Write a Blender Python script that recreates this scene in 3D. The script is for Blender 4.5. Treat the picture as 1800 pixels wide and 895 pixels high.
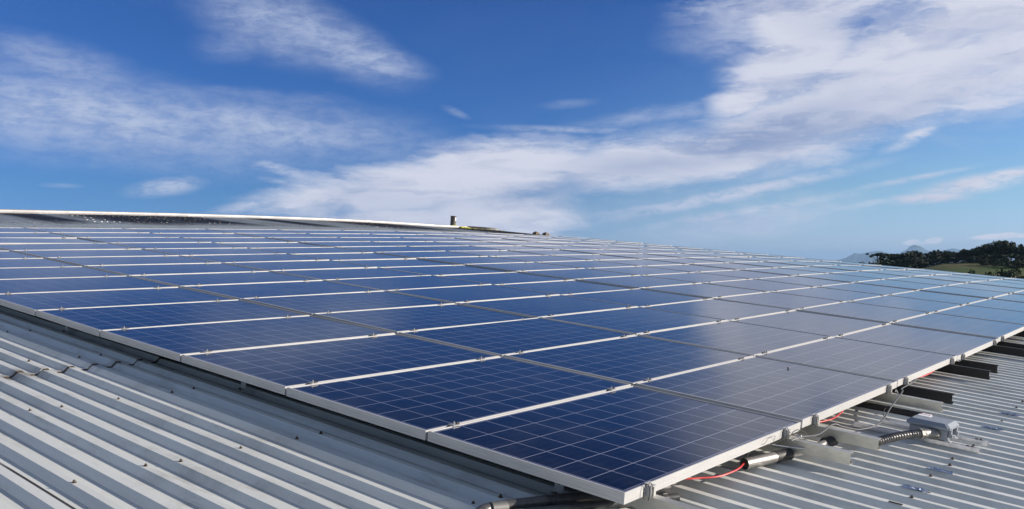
import bpy, math, random
from mathutils import Vector, Matrix, Euler, noise
from math import sin, cos, pi, radians, sqrt, atan2, exp
random.seed(7)
scene = bpy.context.scene
for o in list(bpy.data.objects): bpy.data.objects.remove(o)
col = scene.collection

# ------------------------------------------------------------------ frames
# roof frame: X along the eaves, Y up the slope, Z off the sheets.  MW turns it into the world (Z up)
MW = Matrix(((0.634255, -0.769645, 0.073264), (0.773123, 0.631486, -0.059207), (-0.000697, 0.094194, 0.995554)))
BASE = Vector((0, 0, 7.0))
CAM = Vector((-2.56227, -1.50559, 0.96736))
RC = Matrix(((0.634255, 0.773118, -0.003005), (-0.769645, 0.631764, 0.092308), (0.073264, -0.056234, 0.995726)))
MQ = MW.to_quaternion()
def W(p): return MW @ Vector(p) + BASE

# ------------------------------------------------------------------ camera
cd = bpy.data.cameras.new('camera'); cam = bpy.data.objects.new('camera', cd); col.objects.link(cam)
cd.lens = 30.14; cd.sensor_width = 36; cd.clip_start = 0.05; cd.clip_end = 60000
Rw = MW @ RC
m3 = Matrix((Rw.col[0], Rw.col[2], -Rw.col[1])).transposed()
cam.matrix_world = Matrix.Translation(W(CAM)) @ m3.to_4x4()
scene.camera = cam
F = 1507.0
def pix_dir(x, y):
    v = Rw @ Vector(((x-900)/F, 1, -(y-447.5)/F)); return v.normalized()
def azel(x, y):
    v = pix_dir(x, y); return math.degrees(atan2(v.x, v.y)), math.degrees(math.asin(v.z))

# ------------------------------------------------------------------ view, world, sun
scene.view_settings.view_transform = 'Standard'
try: scene.view_settings.look = 'None'
except Exception: pass
scene.view_settings.gamma = 1
scene.view_settings.exposure = 0.6
scene.render.engine = 'CYCLES'
SUN_AZ, SUN_EL = 89.0, 16.9          # degrees, azimuth clockwise from world +Y
sd = bpy.data.lights.new('sun', 'SUN'); sd.energy = 5.0; sd.angle = radians(0.5); sd.color = (1.0, 0.90, 0.77)
so = bpy.data.objects.new('sun', sd); col.objects.link(so)
sv = Vector((sin(radians(SUN_AZ))*cos(radians(SUN_EL)), cos(radians(SUN_AZ))*cos(radians(SUN_EL)), sin(radians(SUN_EL))))
so.rotation_euler = sv.to_track_quat('Z', 'Y').to_euler()

SKY_STRENGTH = 0.066
world = bpy.data.worlds.new('World'); scene.world = world; world.use_nodes = True
wt = world.node_tree; wt.nodes.clear()
def N(t, typ, **kw):
    n = t.nodes.new(typ)
    for k, v in kw.items(): setattr(n, k, v)
    return n
def math_node(t, op, a, b=None, c=None, clamp=False):
    n = t.nodes.new('ShaderNodeMath'); n.operation = op; n.use_clamp = clamp
    for i, v in enumerate((a, b, c)):
        if v is None: continue
        if isinstance(v, (int, float)): n.inputs[i].default_value = v
        else: t.links.new(v, n.inputs[i])
    return n.outputs[0]
def vmath(t, op, a, b=None, scale=None):
    n = t.nodes.new('ShaderNodeVectorMath'); n.operation = op
    for i, v in enumerate((a, b)):
        if v is None: continue
        if isinstance(v, (tuple, list)): n.inputs[i].default_value = v
        else: t.links.new(v, n.inputs[i])
    if scale is not None: n.inputs['Scale'].default_value = scale
    return n
def mix_rgb(t, f, a, b, mode='MIX'):
    n = t.nodes.new('ShaderNodeMix'); n.data_type = 'RGBA'; n.blend_type = mode
    for s, v in ((n.inputs[0], f), (n.inputs[6], a), (n.inputs[7], b)):
        if isinstance(v, (int, float)): s.default_value = v
        elif isinstance(v, (tuple, list)): s.default_value = (*v, 1) if len(v) == 3 else v
        else: t.links.new(v, s)
    return n.outputs[2]
def maprange(t, v, a, b, c, d, smooth=True):
    n = t.nodes.new('ShaderNodeMapRange'); n.interpolation_type = 'SMOOTHSTEP' if smooth else 'LINEAR'
    t.links.new(v, n.inputs[0])
    for i, x in enumerate((a, b, c, d)): n.inputs[i+1].default_value = x
    return n.outputs[0]
def noise_node(t, vec, scale, detail=4, rough=0.55, dist=0.0, dim='3D'):
    n = t.nodes.new('ShaderNodeTexNoise'); n.noise_dimensions = dim
    if vec is not None: t.links.new(vec, n.inputs['Vector'])
    n.inputs['Scale'].default_value = scale; n.inputs['Detail'].default_value = detail
    n.inputs['Roughness'].default_value = rough; n.inputs['Distortion'].default_value = dist
    return n
sky = N(wt, 'ShaderNodeTexSky', sky_type='NISHITA')
sky.sun_disc = False; sky.sun_elevation = radians(SUN_EL); sky.sun_rotation = radians(SUN_AZ)
sky.altitude = 900; sky.air_density = 1.0; sky.dust_density = 0.35; sky.ozone_density = 2.2
tc = N(wt, 'ShaderNodeTexCoord')
sep = N(wt, 'ShaderNodeSeparateXYZ'); wt.links.new(tc.outputs['Generated'], sep.inputs[0])
az = math_node(wt, 'MULTIPLY', math_node(wt, 'ARCTAN2', sep.outputs[0], sep.outputs[1]), 180/pi)
el = math_node(wt, 'MULTIPLY', math_node(wt, 'ARCSINE', sep.outputs[2]), 180/pi)
cmb = N(wt, 'ShaderNodeCombineXYZ'); wt.links.new(az, cmb.inputs[0]); wt.links.new(el, cmb.inputs[1])
P0 = cmb.outputs[0]
# stretched fibre coordinates (cirrus drawn out along the wind)
def mapping(t, vec, loc=(0,0,0), rot=0.0, scale=(1,1,1), typ='POINT'):
    n = t.nodes.new('ShaderNodeMapping'); n.vector_type = typ
    t.links.new(vec, n.inputs[0]); n.inputs['Location'].default_value = loc
    n.inputs['Rotation'].default_value = (0, 0, rot); n.inputs['Scale'].default_value = scale
    return n.outputs[0]
w1 = noise_node(wt, mapping(wt, P0, scale=(0.07, 0.20, 1)), 1.0, 3, 0.6)
w2 = noise_node(wt, mapping(wt, P0, scale=(0.28, 0.9, 1)), 1.0, 4, 0.65)
off1 = vmath(wt, 'SCALE', vmath(wt, 'SUBTRACT', w1.outputs['Color'], (0.5, 0.5, 0.5)).outputs[0], scale=1.7).outputs[0]
off2 = vmath(wt, 'SCALE', vmath(wt, 'SUBTRACT', w2.outputs['Color'], (0.5, 0.5, 0.5)).outputs[0], scale=1.0).outputs[0]
P1 = vmath(wt, 'ADD', P0, off1).outputs[0]
P1 = vmath(wt, 'ADD', P1, off2).outputs[0]
Pfine = vmath(wt, 'ADD', P0, vmath(wt, 'SCALE', off2, scale=0.22).outputs[0]).outputs[0]
def blob(px, py, rx, ry, ang, w, edge=0.0, P=None):
    a, e = azel(px, py); k = 0.0372
    v = mapping(wt, P or P1, loc=(a, e, 0), rot=radians(ang), scale=(rx*k, ry*k, 1), typ='TEXTURE')
    s = N(wt, 'ShaderNodeVectorMath', operation='LENGTH'); wt.links.new(v, s.inputs[0])
    return maprange(wt, s.outputs['Value'], edge, 1.45, w, 0.0)
def gather(lst, mode='MAXIMUM', P=None):
    acc = None
    for b in lst:
        v = blob(*b, P=P)
        acc = v if acc is None else math_node(wt, mode, acc, v)
    return acc
thick = gather([
    (1420,212,320,76,15,1.0), (1625,105,330,112,15,1.0), (1760,50,260,160,8,1.0), (1330,262,210,62,8,1.0), (1190,278,240,62,3,1.0),
    (1400,100,150,90,25,0.95), (1480,-70,290,140,15,.85), (1310,165,90,38,20,0.95), (1390,30,130,70,-20,0.85),
    (880,300,230,75,3,1.0), (720,330,250,62,5,0.9), (880,380,200,60,0,1.0), (620,352,240,42,5,0.85), (1060,300,150,48,2,0.85), (740,395,340,45,0,0.95),
])
veil = gather([
    (180,208,400,72,-5,0.85), (20,195,320,68,-4,0.8), (430,226,320,56,-3,0.80), (570,245,190,40,-8,0.5), (105,118,130,42,-12,0.55),
    (490,38,140,60,-15,0.7), (590,72,140,48,-25,0.75), (655,108,95,32,-12,0.8), (430,75,75,28,10,0.35),
    (1270,75,110,40,-12,0.45), (1150,203,150,16,6,0.5), (1290,392,190,34,7,0.75), (330,288,280,18,-4,0.3),
    (1160,360,220,40,6,0.28), (260,160,270,26,-4,.35), (470,168,150,16,-4,.35), (1180,232,120,20,0,.5),
])
wisps = gather([
    (295,328,62,15,10,0.75), (800,197,26,7,-20,0.3), (720,130,28,7,12,0.35), (1000,228,150,7,-2,0.5),
    (500,300,85,11,-18,0.7), (525,326,75,7,-10,0.6), (440,360,75,12,14,0.7), (1260,347,240,13,11,0.85), (1180,362,170,10,6,0.7),
    (1290,376,200,12,9,0.7), (1060,385,30,9,45,0.4), (1500,362,100,6,9,0.35), (1600,315,95,5.5,10,0.5), (1712,324,80,15,8,1.0), (1765,310,50,11,10,1.0),
    (1630,348,62,9,2,1.0), (1000,183,50,9,4,.22), (110,326,32,4,0,.25), (460,290,75,6,2,.3), (1607,240,50,12,25,.7),
], P=Pfine)
puffs = gather([(1603,425.5,16,5,6,1.0,.3), (1640,423,16,7,10,1.0,.3), (1622,428,26,3,0,.8,.2), (1750,416,42,5.5,3,1.0,.3), (1768,413,20,4,5,1,.3), (1800,414,22,4,0,1.0,.3)], P=Pfine)
fib = noise_node(wt, mapping(wt, P1, rot=radians(-14), scale=(0.10, 0.55, 1)), 1.0, 5, 0.56, 0.8).outputs['Fac']
fibL = noise_node(wt, mapping(wt, Pfine, rot=radians(8), scale=(0.55, 1.5, 1)), 1.0, 5, 0.7, 0.3).outputs['Fac']
fibs = maprange(wt, fib, 0.28, 0.62, 0.66, 1.0)
fibl = maprange(wt, fibL, 0.30, 0.68, 0.55, 1.15)
fibw = maprange(wt, fibL, 0.32, 0.60, 0.45, 1.35)
thn = math_node(wt, 'ADD', math_node(wt, 'MULTIPLY', thick, 2.0), math_node(wt, 'MULTIPLY_ADD', fib, 2.2, -1.42))
thickd = math_node(wt, 'MULTIPLY', maprange(wt, thn, -0.15, 1.25, 0, 0.92), maprange(wt, thick, 0.0, .35, 0, 1))
dens = math_node(wt, 'MAXIMUM', thickd, math_node(wt, 'MULTIPLY', veil, fibl))
dens = math_node(wt, 'MAXIMUM', dens, math_node(wt, 'MULTIPLY', wisps, fibw))
dens = math_node(wt, 'MAXIMUM', dens, math_node(wt, 'MULTIPLY', maprange(wt, puffs, .25, .9, 0, .9), fibl))
# thin cirrus in view; denser unseen cloud added elsewhere for neutral ambient light
far_n = noise_node(wt, mapping(wt, P1, rot=radians(10), scale=(0.035, 0.14, 1)), 1.0, 4, 0.6, 0.6).outputs['Fac']
away = maprange(wt, math_node(wt, 'ABSOLUTE', az), 36, 50, 0.0, 0.75)
faint = math_node(wt, 'MULTIPLY', maprange(wt, far_n, 0.42, 0.66, 0, 1), math_node(wt, 'MAXIMUM', away, 0.02))
dens = math_node(wt, 'MAXIMUM', dens, faint, clamp=True)
# cloud brightness: white tops, lavender-grey where the cloud is thick
shade = gather([(1350,235,260,50,14,1.0), (1150,290,190,32,3,0.95), (1560,205,170,30,20,0.7), (950,342,160,26,6,0.75), (690,360,220,34,0,0.5), (1500,40,150,34,-10,.5), (1690,120,120,30,20,.4), (1420,150,90,20,10,.5)], P=P1)
shn = math_node(wt, 'ADD', math_node(wt, 'MULTIPLY', shade, 0.78), maprange(wt, fib, 0.30, 0.62, 0.30, -0.12), clamp=True)
k = 1.0/(SKY_STRENGTH*2**0.6)
cl_white = (0.72*k, 0.735*k, 0.84*k); cl_grey = (0.29*k, 0.365*k, 0.57*k); cl_veil = (0.46*k, 0.54*k, 0.73*k)
ccol = mix_rgb(wt, math_node(wt, 'MAXIMUM', maprange(wt, math_node(wt, 'MAXIMUM', thick, puffs), .15, .75, 0, 1), maprange(wt, sep.outputs[0], .1, .45, 0, .9)), cl_veil, cl_white)
ccol = mix_rgb(wt, shn, ccol, cl_grey)
# the sky is deeper away from the sun (polarised) and paler towards it and the horizon
pol = maprange(wt, math_node(wt, 'SUBTRACT', sep.outputs[0], math_node(wt, 'MULTIPLY', el, .027)), -.35, .36, 0, 1)
tint = mix_rgb(wt, pol, (.23, .51, 1.07), (.70, .92, 1.27))
tint = mix_rgb(wt, maprange(wt, el, 0, 4.5, 1, 0), tint, (1.0, 1.0, 1.33), 'MULTIPLY')
tint = mix_rgb(wt, maprange(wt, el, 15.5, 22, 0, 1), tint, mix_rgb(wt, 1.0, tint, (.52, .50, .52), 'MULTIPLY'))
behind = math_node(wt, 'MAXIMUM', maprange(wt, sep.outputs[1], .55, .05, 0, 1), maprange(wt, el, 30, 50, 0, 1))
tint = mix_rgb(wt, behind, tint, (.88, .86, .86))
skyc = mix_rgb(wt, 1.0, sky.outputs[0], tint, 'MULTIPLY')
final = mix_rgb(wt, dens, skyc, ccol)
bg = N(wt, 'ShaderNodeBackground'); bg.inputs[1].default_value = SKY_STRENGTH
wt.links.new(final, bg.inputs[0]); wo = N(wt, 'ShaderNodeOutputWorld'); wt.links.new(bg.outputs[0], wo.inputs[0])

# ------------------------------------------------------------------ helpers
class MB:
    def __init__(s): s.v = []; s.f = []; s.smooth = False
    def add(s, vs, fs):
        n = len(s.v); s.v += [tuple(v) for v in vs]; s.f += [tuple(i+n for i in f) for f in fs]; return s
    def box(s, x0, x1, y0, y1, z0, z1, bev=0.0):
        if bev <= 0:
            vs = [(x, y, z) for z in (z0, z1) for y in (y0, y1) for x in (x0, x1)]
            return s.add(vs, [(0,2,3,1), (4,5,7,6), (0,1,5,4), (2,6,7,3), (0,4,6,2), (1,3,7,5)])
        b = bev
        def ring(z, i):
            return [(x0+i+b, y0+i, z), (x1-i-b, y0+i, z), (x1-i, y0+i+b, z), (x1-i, y1-i-b, z), (x1-i-b, y1-i, z), (x0+i+b, y1-i, z), (x0+i, y1-i-b, z), (x0+i, y0+i+b, z)]
        rs = ring(z0, b) + ring(z0+b, 0) + ring(z1-b, 0) + ring(z1, b)
        fs = [tuple(range(7, -1, -1)), tuple(range(24, 32))]
        for r in range(3):
            for j in range(8):
                a = r*8+j; c = r*8+(j+1) % 8; fs.append((a, c, c+8, a+8))
        return s.add(rs, fs)
    def tube(s, path, r, n=10, cap=True, radii=None):
        path = [Vector(p) for p in path]; vs = []; up = None
        for i, p in enumerate(path):
            t = (path[min(i+1, len(path)-1)] - path[max(i-1, 0)]).normalized()
            if up is None:
                up = Vector((0, 0, 1)) if abs(t.z) < 0.9 else Vector((1, 0, 0))
            a = t.cross(up).normalized(); b = a.cross(t).normalized(); up = b
            rr = radii[i] if radii else r
            for j in range(n):
                q = 2*pi*j/n; vs.append(p + a*cos(q)*rr + b*sin(q)*rr)
        fs = []
        for i in range(len(path)-1):
            for j in range(n):
                fs.append((i*n+j, i*n+(j+1) % n, (i+1)*n+(j+1) % n, (i+1)*n+j))
        if cap: fs += [tuple(range(n-1, -1, -1)), tuple(range((len(path)-1)*n, len(path)*n))]
        return s.add(vs, fs)
    def cyl(s, c, r, h, n=10, r2=None):
        c = Vector(c); return s.tube([c, c+Vector((0, 0, h))], r, n, radii=[r, r if r2 is None else r2])
    def mesh(s, name, mat, smooth=False):
        me = bpy.data.meshes.new(name); me.from_pydata(s.v, [], s.f); me.update()
        if mat: me.materials.append(mat)
        if smooth:
            me.polygons.foreach_set('use_smooth', [True]*len(me.polygons))
            try: me.set_sharp_from_angle(angle=radians(40))
            except Exception: pass
        return me
    def build(s, name, mat, parent=None, loc=None, smooth=False):
        o = bpy.data.objects.new(name, s.mesh(name, mat, smooth)); col.objects.link(o)
        if parent: o.parent = parent
        if loc is not None: o.location = loc
        return o
def tag(o, label=None, cat=None, group=None, kind=None):
    for k_, v in (('label', label), ('category', cat), ('group', group), ('kind', kind)):
        if v: o[k_] = v
    return o
def empty(name, p=None, world=None, rot=None):
    o = bpy.data.objects.new(name, None); col.objects.link(o); o.empty_display_size = 0.1
    o.location = W(p) if p is not None else world
    o.rotation_mode = 'QUATERNION'; o.rotation_quaternion = rot if rot else MQ
    return o
def on_roof(o, p=(0, 0, 0)):
    o.location = W(p); o.rotation_mode = 'QUATERNION'; o.rotation_quaternion = MQ; return o
def copy_tree(o):
    c = o.copy(); col.objects.link(c)
    for ch in list(o.children):
        d = ch.copy(); col.objects.link(d); d.parent = c
        for g in list(ch.children):
            e = g.copy(); col.objects.link(e); e.parent = d
    return c
def spline(pts, n=8):
    pts = [Vector(p) for p in pts]; out = []
    for i in range(len(pts)-1):
        a, b, c, d = pts[max(i-1, 0)], pts[i], pts[i+1], pts[min(i+2, len(pts)-1)]
        for j in range(n):
            t = j/n
            out.append(0.5*((2*b)+(c-a)*t+(2*a-5*b+4*c-d)*t*t+(3*b-a-3*c+d)*t**3))
    out.append(pts[-1]); return out

# ------------------------------------------------------------------ materials
def mat(name, base=(.5,.5,.5), rough=.5, metal=0.0, spec=0.5, build=None):
    m = bpy.data.materials.new(name); m.use_nodes = True; t = m.node_tree
    b = t.nodes['Principled BSDF']; b.inputs['Base Color'].default_value = (*base, 1)
    b.inputs['Roughness'].default_value = rough; b.inputs['Metallic'].default_value = metal
    b.inputs['Specular IOR Level'].default_value = spec
    if build: build(t, b)
    return m
def mottled(c1, c2, scale, rough=None, bump=0.0, stretch=(1,1,1), detail=6):
    def f(t, b):
        tcn = N(t, 'ShaderNodeTexCoord'); v = mapping(t, tcn.outputs['Object'], scale=stretch)
        n = noise_node(t, v, scale, detail, 0.65)
        t.links.new(mix_rgb(t, maprange(t, n.outputs['Fac'], .3, .7, 0, 1), c1, c2), b.inputs['Base Color'])
        if rough: t.links.new(maprange(t, n.outputs['Fac'], .3, .7, rough[0], rough[1]), b.inputs['Roughness'])
        if bump:
            bn = N(t, 'ShaderNodeBump'); bn.inputs['Strength'].default_value = bump; bn.inputs['Distance'].default_value = .002
            t.links.new(n.outputs['Fac'], bn.inputs['Height']); t.links.new(bn.outputs[0], b.inputs['Normal'])
    return f

def roof_nodes(t, b):
    tcn = N(t, 'ShaderNodeTexCoord'); p = tcn.outputs['Object']
    sp = N(t, 'ShaderNodeSeparateXYZ'); t.links.new(p, sp.inputs[0]); X, Y = sp.outputs[0], sp.outputs[1]
    streak = noise_node(t, mapping(t, p, scale=(9, 0.5, 9)), 1.0, 7, .65).outputs['Fac']
    blot = noise_node(t, mapping(t, p, scale=(1, 1, 1)), 2.3, 8, .7).outputs['Fac']
    fine = noise_node(t, p, 60, 5, .7).outputs['Fac']
    c = mix_rgb(t, maprange(t, streak, .35, .72, 0, 1), (.70,.72,.71), (.57,.59,.585))
    c = mix_rgb(t, math_node(t, 'MULTIPLY', maprange(t, blot, .47, .72, 0, 1), .65), c, (.42,.42,.39))
    sp2 = noise_node(t, mapping(t, p, scale=(14, 2.2, 14)), 1.0, 7, .75).outputs['Fac']
    c = mix_rgb(t, math_node(t, 'MULTIPLY', maprange(t, sp2, .56, .72, 0, 1), .5), c, (.27,.245,.20))
    c = mix_rgb(t, math_node(t, 'MULTIPLY', maprange(t, fine, .55, .75, 0, 1), .22), c, (.36,.35,.32))
    # grime and rust along the end lap (Y about 3.55)
    ln = noise_node(t, mapping(t, p, scale=(5, 5, 5)), 1.0, 6, .7).outputs['Fac']
    d = math_node(t, 'ABSOLUTE', math_node(t, 'ADD', math_node(t, 'SUBTRACT', Y, 3.53), math_node(t, 'MULTIPLY', math_node(t, 'SUBTRACT', ln, .5), .18)))
    g = math_node(t, 'MULTIPLY', maprange(t, d, 0.0, .13, 1, 0), maprange(t, ln, .40, .62, 0, .85))
    c = mix_rgb(t, g, c, (.115,.085,.055))
    # side laps every eighth rib: a thin dirty seam
    fr = math_node(t, 'ABSOLUTE', math_node(t, 'SUBTRACT', math_node(t, 'PINGPONG', math_node(t, 'ADD', X, 1.250), .554), 0.0))
    g2 = math_node(t, 'MULTIPLY', maprange(t, fr, .004, .0075, 1, 0), maprange(t, streak, .36, .5, .25, 1))
    c = mix_rgb(t, g2, c, (.035,.03,.025))
    g2b = math_node(t, 'MULTIPLY', maprange(t, fr, .006, .05, 1, 0), maprange(t, blot, .50, .66, 0, .55))
    c = mix_rgb(t, g2b, c, (.15,.11,.07))
    # dark moss and dirt patches on the top course
    pn = noise_node(t, mapping(t, p, loc=(3.1, 0, 0), scale=(0.24, 0.12, 1)), 1.0, 5, .62).outputs['Fac']
    top = maprange(t, math_node(t, 'ADD', Y, math_node(t, 'MULTIPLY', pn, 2.0)), 17.4, 18.9, 0, 1)
    band = None
    for cx, wd in ((5.6, .5), (7.7, 1.1), (9.3, 1.0), (12.2, .5), (16.0, 1.6), (21.5, 1.8)):
        q = maprange(t, math_node(t, 'ABSOLUTE', math_node(t, 'SUBTRACT', X, cx)), wd*.55, wd*1.25, 1, 0)
        band = q if band is None else math_node(t, 'MAXIMUM', band, q)
    g3 = math_node(t, 'MULTIPLY', top, math_node(t, 'MULTIPLY', band, maprange(t, blot, .30, .46, .45, 1)))
    g4 = math_node(t, 'MULTIPLY', top, maprange(t, streak, .45, .65, 0.35, .75))
    c = mix_rgb(t, g4, c, (.24,.24,.235))
    c = mix_rgb(t, g3, c, (.034,.026,.020))
    t.links.new(c, b.inputs['Base Color'])
    t.links.new(maprange(t, streak, .3, .7, .36, .52), b.inputs['Roughness'])
    bn = N(t, 'ShaderNodeBump'); bn.inputs['Strength'].default_value = .25; bn.inputs['Distance'].default_value = .004
    t.links.new(noise_node(t, mapping(t, p, scale=(6, 1.2, 6)), 1.0, 4, .6).outputs['Fac'], bn.inputs['Height']); t.links.new(bn.outputs[0], b.inputs['Normal'])
M_roof = mat('coated_sheet', metal=.08, rough=.42, build=roof_nodes)
M_cap = mat('white_flashing', build=mottled((.47,.455,.46), (.36,.35,.36), 3, (.4,.55)))
M_alu = mat('anodised_aluminium', metal=.08, spec=.3, build=mottled((.48,.48,.485), (.42,.425,.44), 5, (.46,.56), stretch=(1,1,8)))
M_clamp = mat('clamp_aluminium', metal=.4, build=mottled((.46,.47,.49), (.38,.39,.41), 60, (.3,.5)))
M_galv = mat('galvanised_steel', metal=.6, build=mottled((.52,.515,.48), (.40,.40,.375), 14, (.30,.48), stretch=(1,.5,1)))
M_strut = mat('zinc_strut', metal=.6, build=mottled((.70,.70,.72), (.55,.56,.60), 30, (.28,.42)))
M_black = mat('matt_black', build=mottled((.012,.012,.015), (.020,.019,.021), 20, (.5,.7)), spec=.3)
M_bolt = mat('dark_bolt', metal=.5, build=mottled((.06,.055,.05), (.13,.09,.06), 80, (.5,.7)))
M_rubber = mat('black_rubber', base=(.018,.018,.02), rough=.55, spec=.35, build=mottled((.015,.015,.017), (.03,.03,.032), 25, (.45,.65)))
M_conduit = mat('conduit_steel', metal=.6, build=mottled((.30,.29,.28), (.21,.205,.20), 22, (.40,.52)))
M_flex = mat('grey_flexible_conduit', metal=.1, build=mottled((.045,.045,.05), (.08,.08,.085), 30, (.28,.4)))
M_red = mat('red_cable_jacket', build=mottled((.56,.03,.035), (.45,.025,.03), 20, (.35,.5)))
M_grey = mat('grey_cable_jacket', build=mottled((.055,.062,.08), (.04,.045,.055), 20, (.4,.55)))
M_box = mat('grey_enclosure_plastic', build=mottled((.25,.28,.33), (.22,.245,.29), 9, (.36,.5)))
M_label = mat('white_label', build=mottled((.80,.80,.84), (.72,.72,.77), 30, (.35,.5)))
M_pink = mat('red_label_stripe', base=(.62,.05,.11), rough=.5, build=mottled((.62,.05,.11), (.52,.05,.10), 30, (.45,.6)))
M_foil = mat('crumpled_sealing_film', metal=.35, build=mottled((.30,.38,.55), (.48,.53,.66), 55, (.2,.45), bump=.8))
M_pipe = mat('weathered_pipe', build=mottled((.055,.05,.045), (.14,.125,.11), 14, (.6,.8)))
M_moss = mat('yellow_lichen', build=mottled((.50,.46,.06), (.25,.27,.05), 14, (.8,.9)))
M_brick = mat('brown_block', build=mottled((.10,.07,.05), (.19,.15,.11), 18, (.7,.85)))
M_wall = mat('painted_wall', build=mottled((.50,.48,.43), (.42,.40,.36), .8, (.7,.85)))
M_back = mat('panel_backsheet', base=(.6,.6,.62), rough=.6, build=mottled((.6,.6,.62), (.54,.54,.56), 10, (.5,.7)))

PW, PH = 1.645, 0.971                     # panel length (X) and width (Y)
def glass_nodes(t, b):
    tcn = N(t, 'ShaderNodeTexCoord'); p = tcn.outputs['Object']
    oi = N(t, 'ShaderNodeObjectInfo')
    sp = N(t, 'ShaderNodeSeparateXYZ'); t.links.new(p, sp.inputs[0]); X, Y = sp.outputs[0], sp.outputs[1]
    cx, cy = 0.1590, 0.1545              # cell pitch
    def line(co, pitch, half, soft=.0004, shift=0.0):
        u = math_node(t, 'ADD', co, 100*pitch+shift)
        d = math_node(t, 'PINGPONG', u, pitch/2)          # distance to nearest multiple of the pitch
        return maprange(t, d, half-soft, half+soft, 1, 0, False)
    gx = line(X, cx, .0020); gy = line(Y, cy, .0021)
    grid = math_node(t, 'MAXIMUM', gx, gy)
    mx = math_node(t, 'GREATER_THAN', math_node(t, 'ABSOLUTE', X), 5*cx); my = math_node(t, 'GREATER_THAN', math_node(t, 'ABSOLUTE', Y), 3*cy)
    margin = math_node(t, 'MAXIMUM', mx, my)
    bus = math_node(t, 'MAXIMUM', line(Y, cy, .00075, shift=cy*.5), math_node(t, 'MAXIMUM', line(Y, cy, .00075, shift=cy*.20), line(Y, cy, .00075, shift=-cy*.20)))
    # a tone of its own for each cell, and the crystal flakes
    cell = N(t, 'ShaderNodeCombineXYZ')
    t.links.new(math_node(t, 'FLOOR', math_node(t, 'DIVIDE', X, cx)), cell.inputs[0]); t.links.new(math_node(t, 'FLOOR', math_node(t, 'DIVIDE', Y, cy)), cell.inputs[1]); t.links.new(math_node(t, 'MULTIPLY', oi.outputs['Random'], 57), cell.inputs[2])
    wn = N(t, 'ShaderNodeTexWhiteNoise'); t.links.new(cell.outputs[0], wn.inputs['Vector'])
    vo = N(t, 'ShaderNodeTexVoronoi'); vo.inputs['Scale'].default_value = 95; t.links.new(p, vo.inputs['Vector'])
    vs = N(t, 'ShaderNodeSeparateColor'); t.links.new(vo.outputs['Color'], vs.inputs[0])
    tone = math_node(t, 'ADD', math_node(t, 'MULTIPLY', wn.outputs['Value'], .35), math_node(t, 'MULTIPLY', vs.outputs[0], .4))
    tone = math_node(t, 'ADD', tone, math_node(t, 'MULTIPLY', oi.outputs['Random'], .35))
    c = mix_rgb(t, tone, (.0022,.0030,.009), (.0055,.0085,.026))
    c = mix_rgb(t, math_node(t, 'MULTIPLY', bus, .55), c, (.07,.08,.14))
    c = mix_rgb(t, grid, c, (.27,.28,.37))
    c = mix_rgb(t, margin, c, (.07,.08,.15))
    dn = noise_node(t, p, 3.0, 6, .7).outputs['Fac']
    c = mix_rgb(t, math_node(t, 'MULTIPLY', maprange(t, dn, .42, .75, 0, 1), .07), c, (.25,.22,.19))
    edge = maprange(t, Y, -PH/2+.010, -PH/2+.035, 1, 0)
    c = mix_rgb(t, math_node(t, 'MULTIPLY', edge, maprange(t, noise_node(t, p, 14, 5, .7).outputs['Fac'], .42, .68, 0, .35)), c, (.20,.18,.15))
    t.links.new(c, b.inputs['Base Color'])
    b.inputs['IOR'].default_value = 1.43
    t.links.new(maprange(t, dn, .3, .7, .075, .13), b.inputs['Roughness'])
M_glass = mat('solar_glass', rough=.1, spec=.5, build=glass_nodes)

# ------------------------------------------------------------------ roof shape
PB, PA = 1.66, 0.98625
def zf(x, y):
    s = min(max(x/20.1, -.45), 1.0); tt = min(max(y/(14*PA), -.5), 1.12)
    z = .679*s*s+.395*s*tt-.181*tt*tt-.514*s**3+.129*tt**3-.303*s*s*tt-.070*s*tt*tt
    if x > 20.1: z -= 0.004*(x-20.1)**2
    if s < 0: z *= 1.0
    return z
RIB = 0.1385; RT = -0.14; RH = 0.026
RX0, RX1, RY0, RY1 = -9.0, 23.4, -8.0, 20.6
def roof_sheet(y0, y1, dz, edge):
    m = MB(); prof = []
    k0 = int((RX0+.06)/RIB)-1
    x = None; kk = k0
    while True:
        c = -.06 + kk*RIB
        if c > RX1: break
        wide = 0.004 if kk % 2 else -0.001
        prof += [(c-.041-wide, -RH), (c-.015-wide, 0), (c+.015+wide, 0), (c+.041+wide, -RH)]; kk += 1
    ys = [y0]; n = max(2, int((y1-y0)/.45))
    ys = [y0+(y1-y0)*i/n for i in range(n+1)]
    vs = []
    for y in ys:
        for (a, h) in prof: vs.append((a, y, RT+h+dz+zf(a, y)+.0022*noise.noise(Vector((a*2.2, y*1.4, 7)))))
    L = len(prof); fs = []
    for j in range(len(ys)-1):
        for i in range(L-1): fs.append((j*L+i, j*L+i+1, (j+1)*L+i+1, (j+1)*L+i))
    m.add(vs, fs)
    if edge:                              # cut edge of the sheet, standing off the one below
        vs = [];
        for (a, h) in prof:
            wob = .006*noise.noise(Vector((a*3, y0, 0)))
            vs += [(a, y0+.0005, RT+h+dz+zf(a, y0)), (a, y0+wob*0, RT+h+dz-.010+zf(a, y0))]
        m.add(vs, [(2*i, 2*i+1, 2*i+3, 2*i+2) for i in range(L-1)])
    return m
building = empty('industrial_building', (0, 0, 0))
tag(building, 'long low building with ribbed pale metal roof that carries the whole solar array', 'building')
M_edge = M_roof
rf = roof_sheet(RY0, 3.60, 0, False).build('roof', M_roof, building); rf['label'] = 'lower course of ribbed roof sheets around the near panels'
r2 = roof_sheet(3.55, 17.1, .007, True).build('roof', M_roof, building); r2['label'] = 'middle course of ribbed roof sheets beyond the rusty end lap'
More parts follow.
